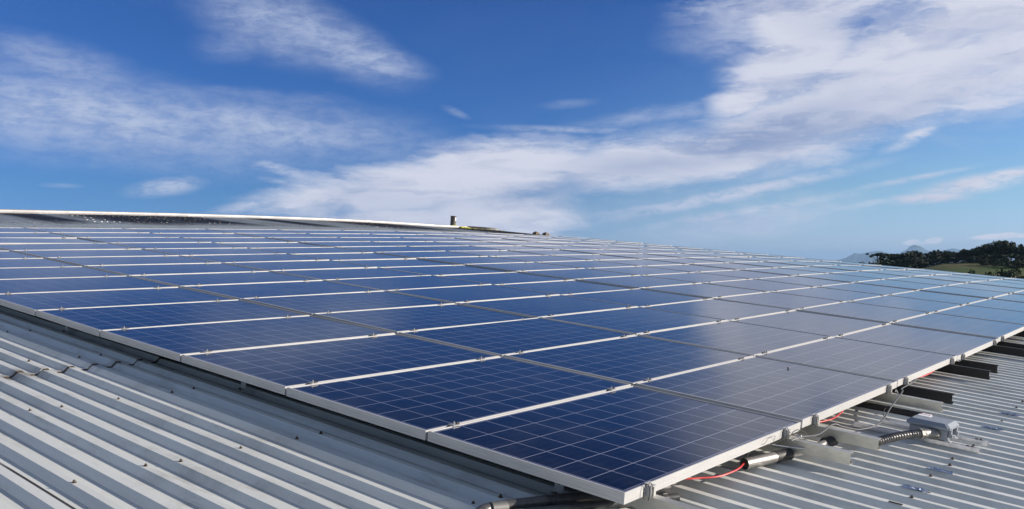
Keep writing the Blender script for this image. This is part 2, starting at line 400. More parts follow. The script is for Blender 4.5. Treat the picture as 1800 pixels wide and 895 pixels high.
r3 = roof_sheet(17.05, RY1, .014, True).build('roof', M_roof, building); r3['label'] = 'top course of roof sheets with dark dirty patches below the ridge'
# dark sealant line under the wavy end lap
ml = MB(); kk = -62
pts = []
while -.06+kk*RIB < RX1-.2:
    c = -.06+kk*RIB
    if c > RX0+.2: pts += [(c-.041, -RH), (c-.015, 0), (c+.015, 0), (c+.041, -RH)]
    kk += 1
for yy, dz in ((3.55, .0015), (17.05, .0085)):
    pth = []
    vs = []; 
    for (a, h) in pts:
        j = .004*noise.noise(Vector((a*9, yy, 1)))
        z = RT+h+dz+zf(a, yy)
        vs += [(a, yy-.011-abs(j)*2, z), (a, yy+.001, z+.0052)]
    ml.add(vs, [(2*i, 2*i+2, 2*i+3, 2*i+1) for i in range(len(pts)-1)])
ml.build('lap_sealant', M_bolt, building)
# ridge flashing (apron with upstand), far slope, walls
mc = MB(); n = 36; vs = []
for i in range(n+1):
    x = RX0-.1 + (21.7-RX0)*i/n; z = RT+zf(x, RY1)
    for (dy, dz) in ((-.20, .012), (-.205, .034), (-.10, .040), (-.09, .082), (.06, .088), (.28, .03), (.28, .0)): vs.append((x, RY1+dy, z+dz))
mc.add(vs, [(i*7+j, (i+1)*7+j, (i+1)*7+j+1, i*7+j+1) for i in range(n) for j in range(6)])
mc.build('ridge_flashing', M_cap, building)
mc = MB(); vs = []
for i in range(5):
    x = 21.7 + (RX1-21.7)*i/4; z = RT+zf(x, RY1)
    for (dy, dz) in ((-.16, .012), (-.10, .07), (.05, .10), (.25, .03)): vs.append((x, RY1+dy, z+dz))
mc.add(vs, [(i*4+j, (i+1)*4+j, (i+1)*4+j+1, i*4+j+1) for i in range(4) for j in range(3)])
o = mc.build('ridge_flashing', M_roof, building); o['label'] = 'short dull grey ridge flashing past the pipe'
mb = MB(); vs = []
for i in range(n+1):
    x = RX0 + (RX1-RX0)*i/n; z = zf(x, RY1)+RT-RH
    vs += [(x, RY1, z-.002), (x, RY1+14, z-2.6)]
mb.add(vs, [(2*i, 2*i+2, 2*i+3, 2*i+1) for i in range(n)])
o = mb.build('roof', M_roof, building); o['label'] = 'hidden far slope of the roof'
def wall(pts):
    # vertical wall below a line of roof points, given thickness
    m = MB(); vs = []
    for p in pts:
        w = W(p); q = W(p); q.z = -0.4
        for u in (w, q): vs.append(MW.transposed() @ (u-BASE))
    m.add(vs, [(2*i, 2*i+1, 2*i+3, 2*i+2) for i in range(len(pts)-1)])
    return m
gz = RT-RH-.02
wall([(RX1-.25, RY0+.2+i*(RY1-RY0-.3)/10, zf(RX1-.25, RY0+.2+i*(RY1-RY0-.3)/10)+gz) for i in range(11)]).build('wall', M_wall, building)
wall([(RX0+.25, RY0+.2+i*(RY1-RY0-.3)/10, zf(RX0+.25, RY0+.2+i*(RY1-RY0-.3)/10)+gz) for i in range(11)]).build('wall', M_wall, building)
wall([(RX0+.25+i*(RX1-RX0-.5)/12, RY0+.2, zf(RX0+.25+i*(RX1-RX0-.5)/12, RY0+.2)+gz) for i in range(13)]).build('wall', M_wall, building)
wall([(RX0+.25+i*(RX1-RX0-.5)/12, RY1+13.6, zf(RX0+.25+i*(RX1-RX0-.5)/12, RY1)+gz-2.55) for i in range(13)]).build('wall', M_wall, building)
mv = MB(); vs = []
for i in range(25):
    y = RY0+(RY1-RY0)*i/24; z = zf(RX1, y)+RT
    vs += [(RX1-.10, y, z+.014), (RX1+.03, y, z+.014), (RX1+.03, y, z-.14)]
mv.add(vs, [(3*i+j, 3*i+3+j, 3*i+4+j, 3*i+1+j) for i in range(24) for j in range(2)])
mv.build('verge_trim', M_roof, building)

# roof screws: washer and hex head on the rib tops along each purlin line
ms = MB(); ms.cyl((0, 0, 0), .0105, .003, 10); ms.cyl((0, 0, .003), .0065, .0075, 6); ms.cyl((0, 0, .0105), .0028, .004, 6)
screw_mesh = ms.mesh('screw', M_bolt)
def rib_x(x): return -.06 + round((x+.06)/RIB)*RIB
spots = []
LX = [-.06, -.197, -.472, -.749, -.89, -1.156, -1.42, -1.58, -1.85]
for y in (4.845, 3.77, 2.69, 1.60, .52, -.59, 5.93, 7.0): 
    for x in LX: spots.append((x, y))
for y in (-.59, -1.66):
    for x in (1.27, 1.70, 2.01, 2.14, 3.06, 3.97, 4.26, .20, .48, .75, .9, 2.55, 2.69, 3.4, 5.1, 5.5): spots.append((x, y))
done = set()
for (x, y) in spots:
    xx = rib_x(x); kx = (round(xx, 3), y)
    if kx in done or len(done) >= 96: continue
    done.add(kx)
    o = bpy.data.objects.new('screw', screw_mesh); col.objects.link(o); o.parent = building
    o.location = (xx+random.uniform(-.004, .004), y+random.uniform(-.02, .02), RT+zf(xx, y)+(.007 if y > 3.55 else 0))
    o.rotation_euler = (random.uniform(-.12, .12), random.uniform(-.12, .12), random.uniform(0, 3)); s_ = random.uniform(.7, .95); o.scale = (s_, s_, s_)
# screws and washers of the top course, far too small and many to tell apart
mt = MB()
for yy in (17.5, 18.2, 18.9, 19.6, 20.2):
    kk = -60
    while -.06+kk*RIB < RX1-.3:
        x = -.06+kk*RIB; kk += 1
        if not any(abs(x+(yy-18.9)*-.25-cx) < w_ for cx, w_ in ((7.7, 1.3), (9.2, .7), (15.6, 1.0), (21.4, 1.2))) or random.random() < .35: continue
        z = RT+zf(x, yy)+.014; q = .012+.010*random.random()
        y_ = yy+random.uniform(-.02, .02)
        mt.box(x-q, x+q, y_-q*1.4, y_+q*1.4, z, z+.012)
o = mt.build('roof_fastener', M_roof, building); o['kind'] = 'stuff'

# ------------------------------------------------------------------ solar panels
def frame_mesh():
    prof = [(0, -.042), (0, -.0300), (-.0010, -.0296), (-.0010, -.0284), (0, -.0280), (0, -.0165), (-.0010, -.0161), (-.0010, -.0149), (0, -.0145), (0, -.0012), (-.0012, 0), (-.0065, 0), (-.0070, -.0035), (-.0070, -.0405), (-.030, -.0405), (-.030, -.042)]
    m = MB(); hx, hy = PW/2, PH/2; vs = []
    for (o_, z) in prof:
        a, b = hx+o_*(1.45 if -.008 < o_ < -.005 else 1), hy+o_
        vs += [(-a, -b, z), (a, -b, z), (a, b, z), (-a, b, z)]
    n = len(prof); fs = []
    for i in range(n):
        j = (i+1) % n
        for c in range(4):
            d = (c+1) % 4; fs.append((i*4+c, i*4+d, j*4+d, j*4+c))
    m.add(vs, fs); return m
FR = frame_mesh().mesh('frame', M_alu)
m = MB(); m.box(-PW/2+.0067, PW/2-.0067, -PH/2+.0067, PH/2-.0067, -.0085, -.0032); GL = m.mesh('glass', M_glass)
m = MB(); m.box(-.10, .10, PH/2-.20, PH/2-.09, -.030, -.0088, .004); JB = m.mesh('connection_box', M_black)
# middle clamp: bridge plate, bolt, two little up-turned ears
m = MB(); g = .02225
m.box(-.022, .022, -.019, .019, .0002, .0036, .001); m.cyl((0, 0, .0036), .0065, .006, 6); m.cyl((0, 0, .0096), .003, .006, 8)
m.box(-.022, -.019, -.0070, .0070, -.03, .0002); m.box(.019, .022, -.0070, .0070, -.03, .0002)
MC = m.mesh('clamp', M_clamp)
m = MB(); m.box(-.030, -.026, -.005, .005, .0005, .004); m.box(.027, .031, -.005, .005, .0005, .0045); m.box(.008, .013, -.012, -.002, .0036, .010)
ME = m.mesh('spacer', M_bolt)
# end clamp: block in front of the frame with a slot, bolt and wire hoops
m = MB()
m.box(-.018, -.009, -.022, -.0012, -.044, -.006); m.box(.003, .018, -.022, -.0012, -.044, -.006); m.box(-.018, .018, -.022, -.0012, -.0058, -.003); m.box(-.018, .018, -.0025, -.0012, -.003, .0034); m.box(-.020, .020, -.0012, .008, .0004, .0034)
EC = m.mesh('end_clamp', M_alu)
def hoop():
    m = MB()
    for dx in (-.034, -.012):
        p = [(dx, -.013+.012*cos(a), -.026+.034*sin(a)) for a in [i*pi/8 for i in range(-2, 11)]]
        m.tube(p, .0016, 6)
    return m
HM = hoop().mesh('wire_hoop', M_rubber)
gaps = {1: .008, 5: .030, 9: .016}
def col_x(c): return c*PB + sum(v for k_, v in gaps.items() if c >= k_)
NR, NC = 14, 12
ordn = ['first','second','third','fourth','fifth','sixth','seventh','eighth','ninth','tenth','eleventh','twelfth','thirteenth','fourteenth']
rng = random.Random(11)
CL1, CL2 = .175, 1.455
cj = {c: rng.uniform(-.004, .004) for c in range(NC)}
cj[1] = .004; cj[2] = .007; cj[4] = .005; cj[0] = -.002
for c in range(NC):
    for r in range(NR):
        x = col_x(c)+.0075+PW/2; y = r*PA+.0075+PH/2
        z = zf(x, y)
        e = .15
        sx = (zf(x+e, y)-zf(x-e, y))/(2*e); sy = (zf(x, y+e)-zf(x, y-e))/(2*e)
        near = 0.4 if r < 2 else 1.0
        tx = math.atan(sy)+radians(rng.gauss(0, .10)*near)-radians(.06); ty = -math.atan(sx)+radians(rng.gauss(0, .10)*near)+radians(.02 if c == 0 else .05)
        q = MQ @ Euler((tx, ty, radians(rng.gauss(0, .03)))).to_quaternion()
        root = empty('solar_panel', (x, y, z+cj[c]+rng.gauss(0, .0007)), rot=q)
        if r == 0 and c == 0: lab = 'dark blue solar panel at the near corner of the array, lowest row, leftmost column'
        else:
            rowt = 'lowest row' if r == 0 else ('top row under the ridge' if r == NR-1 else '%s row from lower edge' % ordn[r])
            colt = 'leftmost column' if c == 0 else ('farthest column' if c == NC-1 else '%s column from left edge' % ordn[c])
            lab = 'solar panel in %s, %s' % (rowt, colt)
        tag(root, lab, 'solar panel', 'solar panels laid in rows on the metal roof')
        for nm, me in (('frame', FR), ('glass', GL)):
            o = bpy.data.objects.new(nm, me); col.objects.link(o); o.parent = root
        if r == 0 and c < 2:
            o = bpy.data.objects.new('connection_box', JB); col.objects.link(o); o.parent = root
        for cxp in (CL1, CL2):
            lx = cxp-PW/2-.010+rng.uniform(-.02, .02)*(r > 0)
            if r == 0:
                o = bpy.data.objects.new('end_clamp', EC); col.objects.link(o); o.parent = root; o.location = (lx, -PH/2, 0)
                h = bpy.data.objects.new('wire_hoop', HM); col.objects.link(h); h.parent = o
            else:
                o = bpy.data.objects.new('clamp', MC); col.objects.link(o); o.parent = root; o.location = (lx, -PH/2-.0075, 0)
                if r < 7:
                    h = bpy.data.objects.new('spacer', ME); col.objects.link(h); h.parent = o
            if r == NR-1:
                o = bpy.data.objects.new('end_clamp', EC); col.objects.link(o); o.parent = root; o.location = (lx, PH/2, 0); o.rotation_euler = (0, 0, pi)

# ------------------------------------------------------------------ mounting rails with their feet
def rail(x0, ystart, material, label, facing=1, feet=True, h=.056, ztop=-.0425, group='mounting rails under the panels', yend=14*PA+.08):
    root = empty('mounting_rail', (x0, 0, 0)); tag(root, label, 'rail', group)
    ys = [ystart, ystart+.03] + [i*1.0 for i in range(1, int(yend))] + [yend]
    ys = [ystart] + [y for y in ys[1:] if y > ystart+.01]
    f = facing; t_ = .0028; d = .042
    # C profile, open towards +X for facing 1
    prof = [(0, 0), (d, 0), (d, -.014), (d-t_, -.014), (d-t_, -t_), (t_, -t_), (t_, -h+t_), (d-t_, -h+t_), (d-t_, -h+.014), (d, -h+.014), (d, -h), (0, -h)]
    prof = [((u-d/2)*f, w) for u, w in prof]
    vs = []
    for y in ys:
        z = zf(x0, y)+ztop
        for (u, w) in prof: vs.append((u, y, z+w))
    L = len(prof); fs = [(i*L+j, (i+1)*L+j, (i+1)*L+(j+1) % L, i*L+(j+1) % L) for i in range(len(ys)-1) for j in range(L)]
    fs += [(0, 1, 4, 5), (1, 2, 3, 4), (0, 5, 6, 11), (11, 6, 7, 10), (10, 7, 8, 9)]
    mm = MB(); mm.add(vs, fs); mm.build('channel', material, root)
    if feet:
        for yy in (.385, 2.54, 4.74, 6.9, 9.05, 11.2, 13.3):
            z = zf(x0, yy); fx = -.0215-.0045
            if f < 0: fx = -.0215-.0045
            fo = MB(); fo.box(fx-.004, fx, yy-.022, yy+.022, -.139+z, -.048+z)
            fo.box(fx-.040, fx-.0045, yy-.022, yy+.022, -.139+z, -.135+z)
            b = fo.build('bracket', M_clamp, root)
            bo = MB(); bo.tube([(fx-.0045, yy, -.060+z), (fx-.011, yy, -.060+z)], .0065, 6); bo.tube([(fx-.0043, yy, -.088+z), (fx-.0052, yy, -.088+z)], .0055, 10)
            bo.tube([(fx-.0043, yy, -.098+z), (fx-.0052, yy, -.098+z)], .0055, 10)  # thin dark discs stand in for the shaded slot hole of the bracket
            bo.cyl((fx-.024, yy, -.135+z), .0075, .007, 6)
            bo.build('bolt', M_bolt, b)
    return root
starts = {0: (-.46, -.31), 1: (-.32, -.312), 2: (-.290, -.268), 3: (-.255, -.42), 4: (-.42, -.3)}
blacks = {(2, 0), (2, 1), (3, 0), (3, 1), (4, 0), (4, 1)}
names = {
 (0,0): 'shiny galvanised rail poking out at the lowest corner of the array', (0,1): 'short galvanised rail end just left of the flexible conduit, above the steel pipe',
 (1,0): 'galvanised rail whose end touches the ribbed flexible conduit', (1,1): 'dull galvanised rail ending above the grey junction box',
 (2,0): 'black rail, the nearest of the black ones under the panel edge', (2,1): 'black rail, longer front one of the overlapping pair beyond the box',
 (3,0): 'black rail, rear one of the overlapping pair beyond the box', (3,1): 'thick black rail near the right border of the photo'}
for c in range(NC):
    for i, cxp in enumerate((CL1, CL2)):
        x = col_x(c)+cxp
        st = starts.get(c, (-.2, -.2))[i]
        bl = (c >= 3) or (c == 2)  # rails from the third column on are coloured matt black
        lab = names.get((c, i), 'hidden mounting rail, %s one from the left edge of the array' % (['thirteenth','fourteenth','fifteenth','sixteenth','seventeenth','eighteenth','nineteenth','twentieth','twenty-first','twenty-second','twenty-third','twenty-fourth','ninth','tenth','eleventh','twelfth'][(2*c+i-12) if 2*c+i >= 12 else 12+(2*c+i-8)] if 2*c+i >= 8 else ''))
        rail(x, st, M_black if bl else M_galv, lab, feet=(c < 2), h=.068 if bl else .056)

# ------------------------------------------------------------------ conduits, cables, junction box
def thing_mesh(mb, name, m, label, cat, group=None, smooth=False):
    o = mb.build(name, m, smooth=smooth); on_roof(o); tag(o, label, cat, group); return o
# steel conduit that comes out of the array between the first rails
ct = empty('conduit_pipe', (0, 0, 0)); tag(ct, 'steel conduit pipe with black couplings lying on the roof below the panel edge', 'pipe', None)
A = Vector((1.075, .035, -.108)); B_ = Vector((1.50, -.058, -.104))
dr = (B_-A).normalized()
m = MB(); n = 20; m.tube([A, A+dr*.24], .0255, n, cap=False); m.tube([A+dr*.24, A+dr*.001], .0225, n, cap=False)
m.tube(spline([A+dr*.24, B_, B_+dr*.10+Vector((0,0,-.002)), Vector((1.80, -.090, -.100)), Vector((1.93, -.115, -.100)), Vector((1.99, -.145, -.108)), Vector((2.03, -.20, -.118))], 6), .0195, n)
m.build('tube', M_conduit, ct, smooth=True)
m = MB(); m.tube([A+dr*.225, A+dr*.345], .0275, n); m.build('coupling', M_rubber, ct, smooth=True)
m = MB(); m.tube([Vector((1.755, -.083, -.100)), Vector((1.845, -.099, -.100))], .026, n); m.build('coupling', M_rubber, ct, smooth=True)
m = MB(); m.tube([A+dr*.02, A+dr*.005], .0222, n); m.build('dark_mouth', M_rubber, ct)  # black disc added for the shade inside the open pipe mouth
# conduit entering at the left corner
ct2 = empty('conduit_pipe', (0, 0, 0)); tag(ct2, 'grey conduit pipe passing under the near corner of the array, strapped with black wire', 'pipe', None)
p0, p1 = Vector((-.264, .405, -.112)), Vector((.30, .15, -.112)); d2 = (p1-p0).normalized()
m = MB(); m.tube(spline([(-.50,.40,-.116),(-.36,.385,-.114),(-.264,.405,-.112),(-.147,.372,-.112),(.06,.285,-.112),(.30,.18,-.112),(.5,.10,-.112)],6), .021, 18); m.build('tube', M_flex, ct2, smooth=True)
m = MB()
for s_ in (.26, .275): 
    c_ = p0+d2*s_; u = d2.cross(Vector((0,0,1))).normalized()
    m.tube([c_+u*cos(a)*.0245+Vector((0,0,1))*sin(a)*.0245 for a in [i*pi/9 for i in range(19)]], .002, 6)
m.tube([p0+d2*.27+Vector((0,0,.024)), p0+d2*.265+Vector((-.005,0,.045))], .0018, 6)
m.build('wire_tie', M_rubber, ct2)
m = MB(); m.tube([p0+d2*.02, p0+d2*.08], .0245, 18); m.build('coupling', M_conduit, ct2, smooth=True)
ct3 = empty('conduit_pipe', (0, 0, 0)); tag(ct3, 'thinner dark conduit lying in front of the strapped one under the near corner', 'pipe', None)
p0, p1 = Vector((-.20, .33, -.121)), Vector((.45, .03, -.121))
m = MB(); m.tube([p0.lerp(p1, i/8) for i in range(9)], .016, 14); m.build('tube', M_flex, ct3, smooth=True)

# junction box on two struts
BX = Vector((2.50, -.40, 0)); ang = radians(-2)
jb = empty('junction_box', (2.50, -.405, -.112), rot=MQ @ Euler((0, 0, ang)).to_quaternion())
tag(jb, 'grey plastic junction box with white label standing on two steel struts', 'box')
m = MB(); m.box(-.085, .085, -.095, .095, .002, .066, .008); bd = m.build('body', M_box, jb)
m = MB()
# lid: overhanging rim with sloping shoulders
def ring(hx, hy, z, b=.012): return [(-hx+b,-hy,z),(hx-b,-hy,z),(hx,-hy+b,z),(hx,hy-b,z),(hx-b,hy,z),(-hx+b,hy,z),(-hx,hy-b,z),(-hx,-hy+b,z)]
rs = ring(.094,.106,.063)+ring(.098,.110,.066)+ring(.098,.110,.078)+ring(.080,.092,.094)+ring(.077,.089,.0955)
m.add(rs, [tuple(range(7,-1,-1)), tuple(range(32,40))]+[(r*8+j, r*8+(j+1)%8, r*8+8+(j+1)%8, r*8+8+j) for r in range(4) for j in range(8)])
lid = m.build('lid', M_box, jb)
m = MB(); m.box(.012, .062, .020, .084, .0957, .0972); lb = m.build('label_plate', M_label, lid)
m = MB(); m.box(.028, .060, .020, .088, .0974, .0979); m.box(.084, .098, .035, .10, .080, .1); 
m = MB(); m.box(.060, .0665, .022, .086, .0957, .0980); m.build('stripe', M_pink, lid)
m = MB(); m.box(.066, .118, .036, .088, .070, .0935, .003); hn = m.build('hinge_flap', M_label, jb)
for sx in (-.055, .055):
    m = MB(); m.box(sx-.012, sx+.012, -.112, -.099, .022, .078, .002); m.box(sx-.009, sx+.009, -.118, -.110, .022, .042, .002); m.build('latch', M_box, jb)
m = MB()
for sx in (-.062, .062):
    for sy in (-.10, .10): m.box(sx-.014, sx+.014, sy-.014, sy+.014, .002, .0075); m.cyl((sx, sy*1.0, .0075), .006, .006, 6)
m.build('mounting_lug', M_strut, jb)
m = MB(); m.tube([(-.085, -.040, .034), (-.0885, -.040, .034)], .031, 20); m.tube([(-.0885, -.040, .034), (-.095, -.040, .034)], .027, 6); m.build('lock_nut', M_conduit, jb, smooth=True)
def strut(x, y0, y1, lab):
    root = empty('steel_strut', (x, 0, 0)); tag(root, lab, 'strut', 'steel struts under the junction box')
    zt = RT+zf(x, -.4); hh = .021; w = .0205; t_ = .0025
    prof = [(-w, 0), (-w, hh), (-.009, hh), (-.009, hh-.006), (-.0115, hh-.006), (-.0115, hh-t_), (-w+t_, hh-t_), (-w+t_, t_), (w-t_, t_), (w-t_, hh-t_), (.0115, hh-t_), (.0115, hh-.006), (.009, hh-.006), (.009, hh), (w, hh), (w, 0)]
    vs = [(u, y, v+.002+zt) for y in (y0, y1) for (u, v) in prof]; L = len(prof)
    fs = [(j, L+j, L+(j+1) % L, (j+1) % L) for j in range(L)]
    mm = MB(); mm.add(vs, fs); mm.build('channel', M_strut, root)
    mm = MB()
    mm.cyl((0, y0+.035, zt+.006), .010, .018, 6); mm.cyl((0, y0+.035, zt+.024), .004, .008, 8); mm.cyl((.006, y0+.058, zt+.006), .007, .020, 6)
    mm.build('bolt', M_bolt, root)
    return root
strut(2.43, -.655, -.02, 'near steel strut under the junction box, its open end toward the viewer')
strut(2.64, -.655, -.10, 'far steel strut behind the junction box')
# flexible ribbed conduit from the rail end to the box, with a cast elbow
fx = empty('flexible_conduit', (0, 0, 0)); tag(fx, 'dark ribbed flexible conduit curving from a rail end into the junction box', 'conduit')
path = spline([(1.97, -.262, -.094), (2.05, -.285, -.086), (2.14, -.318, -.078), (2.24, -.358, -.073), (2.315, -.392, -.073)], 26)
rad = [.0190+.0045*(0.5+0.5*cos(i*2*pi/5.2)) for i in range(len(path))]
m = MB(); m.tube(path, .02, 16, radii=rad); m.build('ribbed_hose', M_flex, fx, smooth=True)
m = MB(); e0 = Vector(path[-1]); dd = Vector((.86, -.50, 0)).normalized()
m.tube([e0-dd*.012, e0+dd*.012], .0295, 8); m.tube([e0+dd*.012, e0+dd*.017, e0+dd*.022], .03, 18, radii=[.029,.029,.0245])
m.tube(spline([e0+dd*.02, e0+dd*.05+Vector((.004,0,0)), Vector((2.392, -.440, -.075)), Vector((2.412, -.446, -.078))], 6), .024, 18)
m.build('elbow_fitting', M_conduit, fx, smooth=True)

# cables
def cable(pts, r, m_, label, name='cable', group=None):
    mm = MB(); mm.tube(spline(pts, 8), r, 8); return thing_mesh(mm, name, m_, label, 'cable', group, True)
def h(x, y, z): return (x, y, z+zf(x, max(y, 0)))
cable([h(.45,.30,-.10), h(.62,.12,-.105), h(.72,.062,-.108), h(.80,.026,-.108), h(.90,.012,-.105), h(.98,.014,-.103), h(1.07,.034,-.106), h(1.13,.03,-.108)], .0042, M_red, 'red cable hanging below the panel edge into the open end of the steel pipe')
cable([h(1.7,.30,-.06), h(1.95,.12,-.080), h(2.20,.055,-.088), h(2.42,.060,-.082), h(2.62,.09,-.070), h(2.85,.085,-.060), h(3.0,.14,-.05)], .0042, M_red, 'red cable sagging under the panel edge behind the ribbed hose, lower one of two')
cable([h(1.8,.40,-.06), h(2.06,.11,-.072), h(2.25,.088,-.066), h(2.45,.085,-.060), h(2.60,.10,-.056), h(2.85,.11,-.052), h(3.1,.2,-.05)], .0042, M_red, 'red cable sagging under the panel edge behind the ribbed hose, upper one of two')
cable([h(3.5,.30,-.06), h(3.85,.12,-.070), h(4.15,.070,-.078), h(4.45,.062,-.076), h(4.75,.085,-.062), h(5.05,.12,-.052), h(5.3,.25,-.05)], .0055, M_red, 'red cable under the panel edge between the black rails, lower one of two')
cable([h(3.4,.40,-.05), h(3.9,.14,-.058), h(4.3,.09,-.064), h(4.6,.10,-.058), h(5.0,.15,-.05), h(5.3,.3,-.05)], .0055, M_red, 'red cable under the panel edge between the black rails, upper one of two')
cable([h(6.6,.3,-.05), h(7.1,.10,-.055), h(7.6,.06,-.06), h(8.1,.09,-.055), h(8.6,.3,-.05)], .0055, M_red, 'bit of red cable showing under the panel edge at the right border of the photo')
cable([h(9.6,.05,-.045), h(8.3,.033,-.045), h(7.46,.09,-.040), h(7.05,.06,-.036), h(5.95,.115,-.05), h(5.2,.05,-.036), h(4.65,.06,-.05), h(3.95,.048,-.052), h(3.70,-.01,-.036), h(3.336,-.022,-.04), h(3.20,-.06,-.036), h(2.786,-.112,-.06), h(2.45,-.147,-.10), h(2.2,-.120,-.10), h(2.0,-.09,-.060), h(1.90,-.07,-.036), h(1.70,-.069,-.055), h(1.50,-.06,-.036), h(1.40,-.045,-.040)], .0042, M_grey, 'long grey cable running over the rail ends along the lower edge of the array')
cable([h(1.60,-.045,-.040), h(1.53,-.030,-.014), h(1.475,-.028,-.012), h(1.42,-.02,-.034), h(1.30,.02,-.060), h(1.18,.04,-.052), h(1.10,.035,-.075), h(1.085,.035,-.105), h(1.12,.03,-.108)], .0022, M_rubber, 'thin black wire drooping from the second rail into the open pipe')
cable([h(1.22,.02,-.045), h(1.19,-.004,-.026), h(1.235,-.006,-.006), h(1.30,-.006,-.012), h(1.325,.01,-.046)], .0009, M_rubber, 'thin black wire loop lying against the frame edge above the pipe', 'wire_loop')
cable([h(1.30,.05,-.055), h(1.36,.0,-.068), h(1.43,-.10,-.070), h(1.455,-.13,-.050)], .003, M_strut, 'short pale wire under the second rail above the black coupling', 'wire')
cable([h(2.95,-.035,-.110), h(2.85,-.052,-.128), h(2.78,-.085,-.133), h(2.74,-.12,-.134)], .002, M_rubber, 'short black wire scrap lying on the roof behind the junction box', 'wire_scrap')
# wire knots at the rails
def knot(x, y, z, label):
    rg = random.Random(int(x*100)); pts = [(x+rg.uniform(-.022, .022), y+rg.uniform(-.018, .018), z+rg.uniform(-.002, .016)) for _ in range(11)]
    mm = MB(); mm.tube(spline(pts, 5), .0014, 5); thing_mesh(mm, 'wire_tie', M_strut, label, 'wire tie', 'twisted wire ties on the rails', True)
knot(1.475, -.05, -.040+zf(1.475, 0), 'twisted silver wire tie on the second rail from the near corner')
knot(3.17, -.035, -.040+zf(3.17, 0), 'twisted silver wire tie on the dull rail above the junction box')
knot(5.0, .0, -.038+zf(5.0, 0), 'twisted pale wire tie holding the grey cable on the first of the paired black rails')
knot(6.74, .02, -.038+zf(6.74, 0), 'twisted pale wire tie on the farther black rail by the right border')
# flat black strip lying behind the box
o = MB(); o.box(-.026, .026, -.30, .30, 0, .030, .003)
o = o.build('black_strip', M_black); on_roof(o, (3.00, .02, RT+zf(3.0, 0)+.001)); o.rotation_quaternion = MQ @ Euler((0, 0, radians(3))).to_quaternion()
tag(o, 'flat black strip lying on the roof behind the junction box', 'strip')
# roof patches of crumpled film over leaking screws
def patch(x, y, lab, seed):
    rg = random.Random(seed); xr = rib_x(x); m_ = MB(); nx, ny = 9, 9; vs = []
    for j in range(ny):
        for i in range(nx):
            u = -.020+.044*i/(nx-1); v = -.052+.104*j/(ny-1)
            prof_h = 0 if abs(u) < .015 else -(abs(u)-.015)
            vs.append((xr+u-.006+rg.uniform(-.003, .003), y+v+rg.uniform(-.006, .006), RT+zf(x, 0)+prof_h+.004+rg.uniform(0, .006)))
    m_.add(vs, [(j*nx+i, j*nx+i+1, (j+1)*nx+i+1, (j+1)*nx+i) for j in range(ny-1) for i in range(nx-1)])
    thing_mesh(m_, 'sealing_patch', M_foil, lab, 'patch', 'crumpled sealing patches on the roof ribs')
patch(1.395, -.59, 'crumpled bluish patch on a rib, the one nearest the bottom border', 3)
patch(1.844, -.595, 'crumpled bluish patch on a rib, second one up from the bottom border', 4)
patch(3.18, -.595, 'crumpled bluish patch on a rib right of the junction box, nearer of that pair', 5)
patch(3.63, -.598, 'crumpled bluish patch on a rib right of the junction box, farther of that pair', 6)
def scrap(x, y, L, w, rz, lab):
    m_ = MB(); m_.box(-w/2, w/2, -L/2, L/2, 0, .004, .001); o_ = m_.build('sealant_scrap', M_rubber); on_roof(o_, (rib_x(x)-.012, y, RT+zf(x, 0)+.001)); o_.rotation_quaternion = MQ @ Euler((0, 0, rz)).to_quaternion(); tag(o_, lab, 'scrap', 'black scraps on the roof ribs')
scrap(1.167, -.585, .055, .010, .03, 'short thick black scrap on a rib at the bottom border')
scrap(1.443, -.625, .055, .004, -.03, 'thin black scrap beside the lowest crumpled patch')
# speck on a panel
m_ = MB(); m_.box(-.009, .009, -.007, .007, 0, .008, .003)
o = m_.build('pebble', M_bolt); on_roof(o, (3.053, .628, zf(3.053, .628)+cj[1]-.001)); tag(o, 'small dark pebble lying on a panel in the lowest row', 'pebble')

# ------------------------------------------------------------------ things at the ridge
pr = empty('vent_pipe', (21.0, 20.72, RT+zf(21, 20.6)+.06)); tag(pr, 'short dark weathered vent pipe standing on the ridge', 'pipe')
m_ = MB(); m_.tube([(0, 0, -.05), (0, 0, .36)], .105, 16); m_.tube([(0, 0, .36), (0, 0, .385)], .115, 16); m_.build('tube', M_pipe, pr, smooth=True)
m_ = MB(); m_.tube([(.02, -.02, .0), (.02, -.02, .05)], .16, 12, radii=[.17, .11]); m_.build('collar', M_moss, pr, smooth=True)
m_ = MB(); m_.box(-.02, .035, -.112, -.100, .20, .34, .004); o = m_.build('patch', M_label, pr)
rg = random.Random(5); m_ = MB()
for i in range(46):
    u = rg.random()**1.6; x = 21.1+2.1*u; y = RY1-.24-.4*u*rg.random(); q = rg.uniform(.02, .06)*(1-.5*u)
    z = RT+zf(x, y)+.02; m_.box(x-q*1.6, x+q*1.6, y-q, y+q, z, z+q*.4+(.03 if u < .15 else 0), q*.2)
o = m_.build('lichen', M_moss); on_roof(o); tag(o, 'yellow lichen spreading along the ridge right of the vent pipe', 'lichen', kind='stuff')
for i, (x, y, lab) in enumerate(((22.5, 17.9, 'small brown block on the upper roof edge, left one of two'), (22.9, 17.75, 'small brown block on the upper roof edge, right one of two'))):
    m_ = MB(); m_.box(-.11, .11, -.08, .08, 0, .085, .01); m_.box(-.06, .03, -.05, .05, .086, .11, .01)
    o = m_.build('brown_block', M_brick); on_roof(o, (x, y, RT+zf(x, y)+.014)); tag(o, lab, 'block', 'brown blocks on the upper roof')

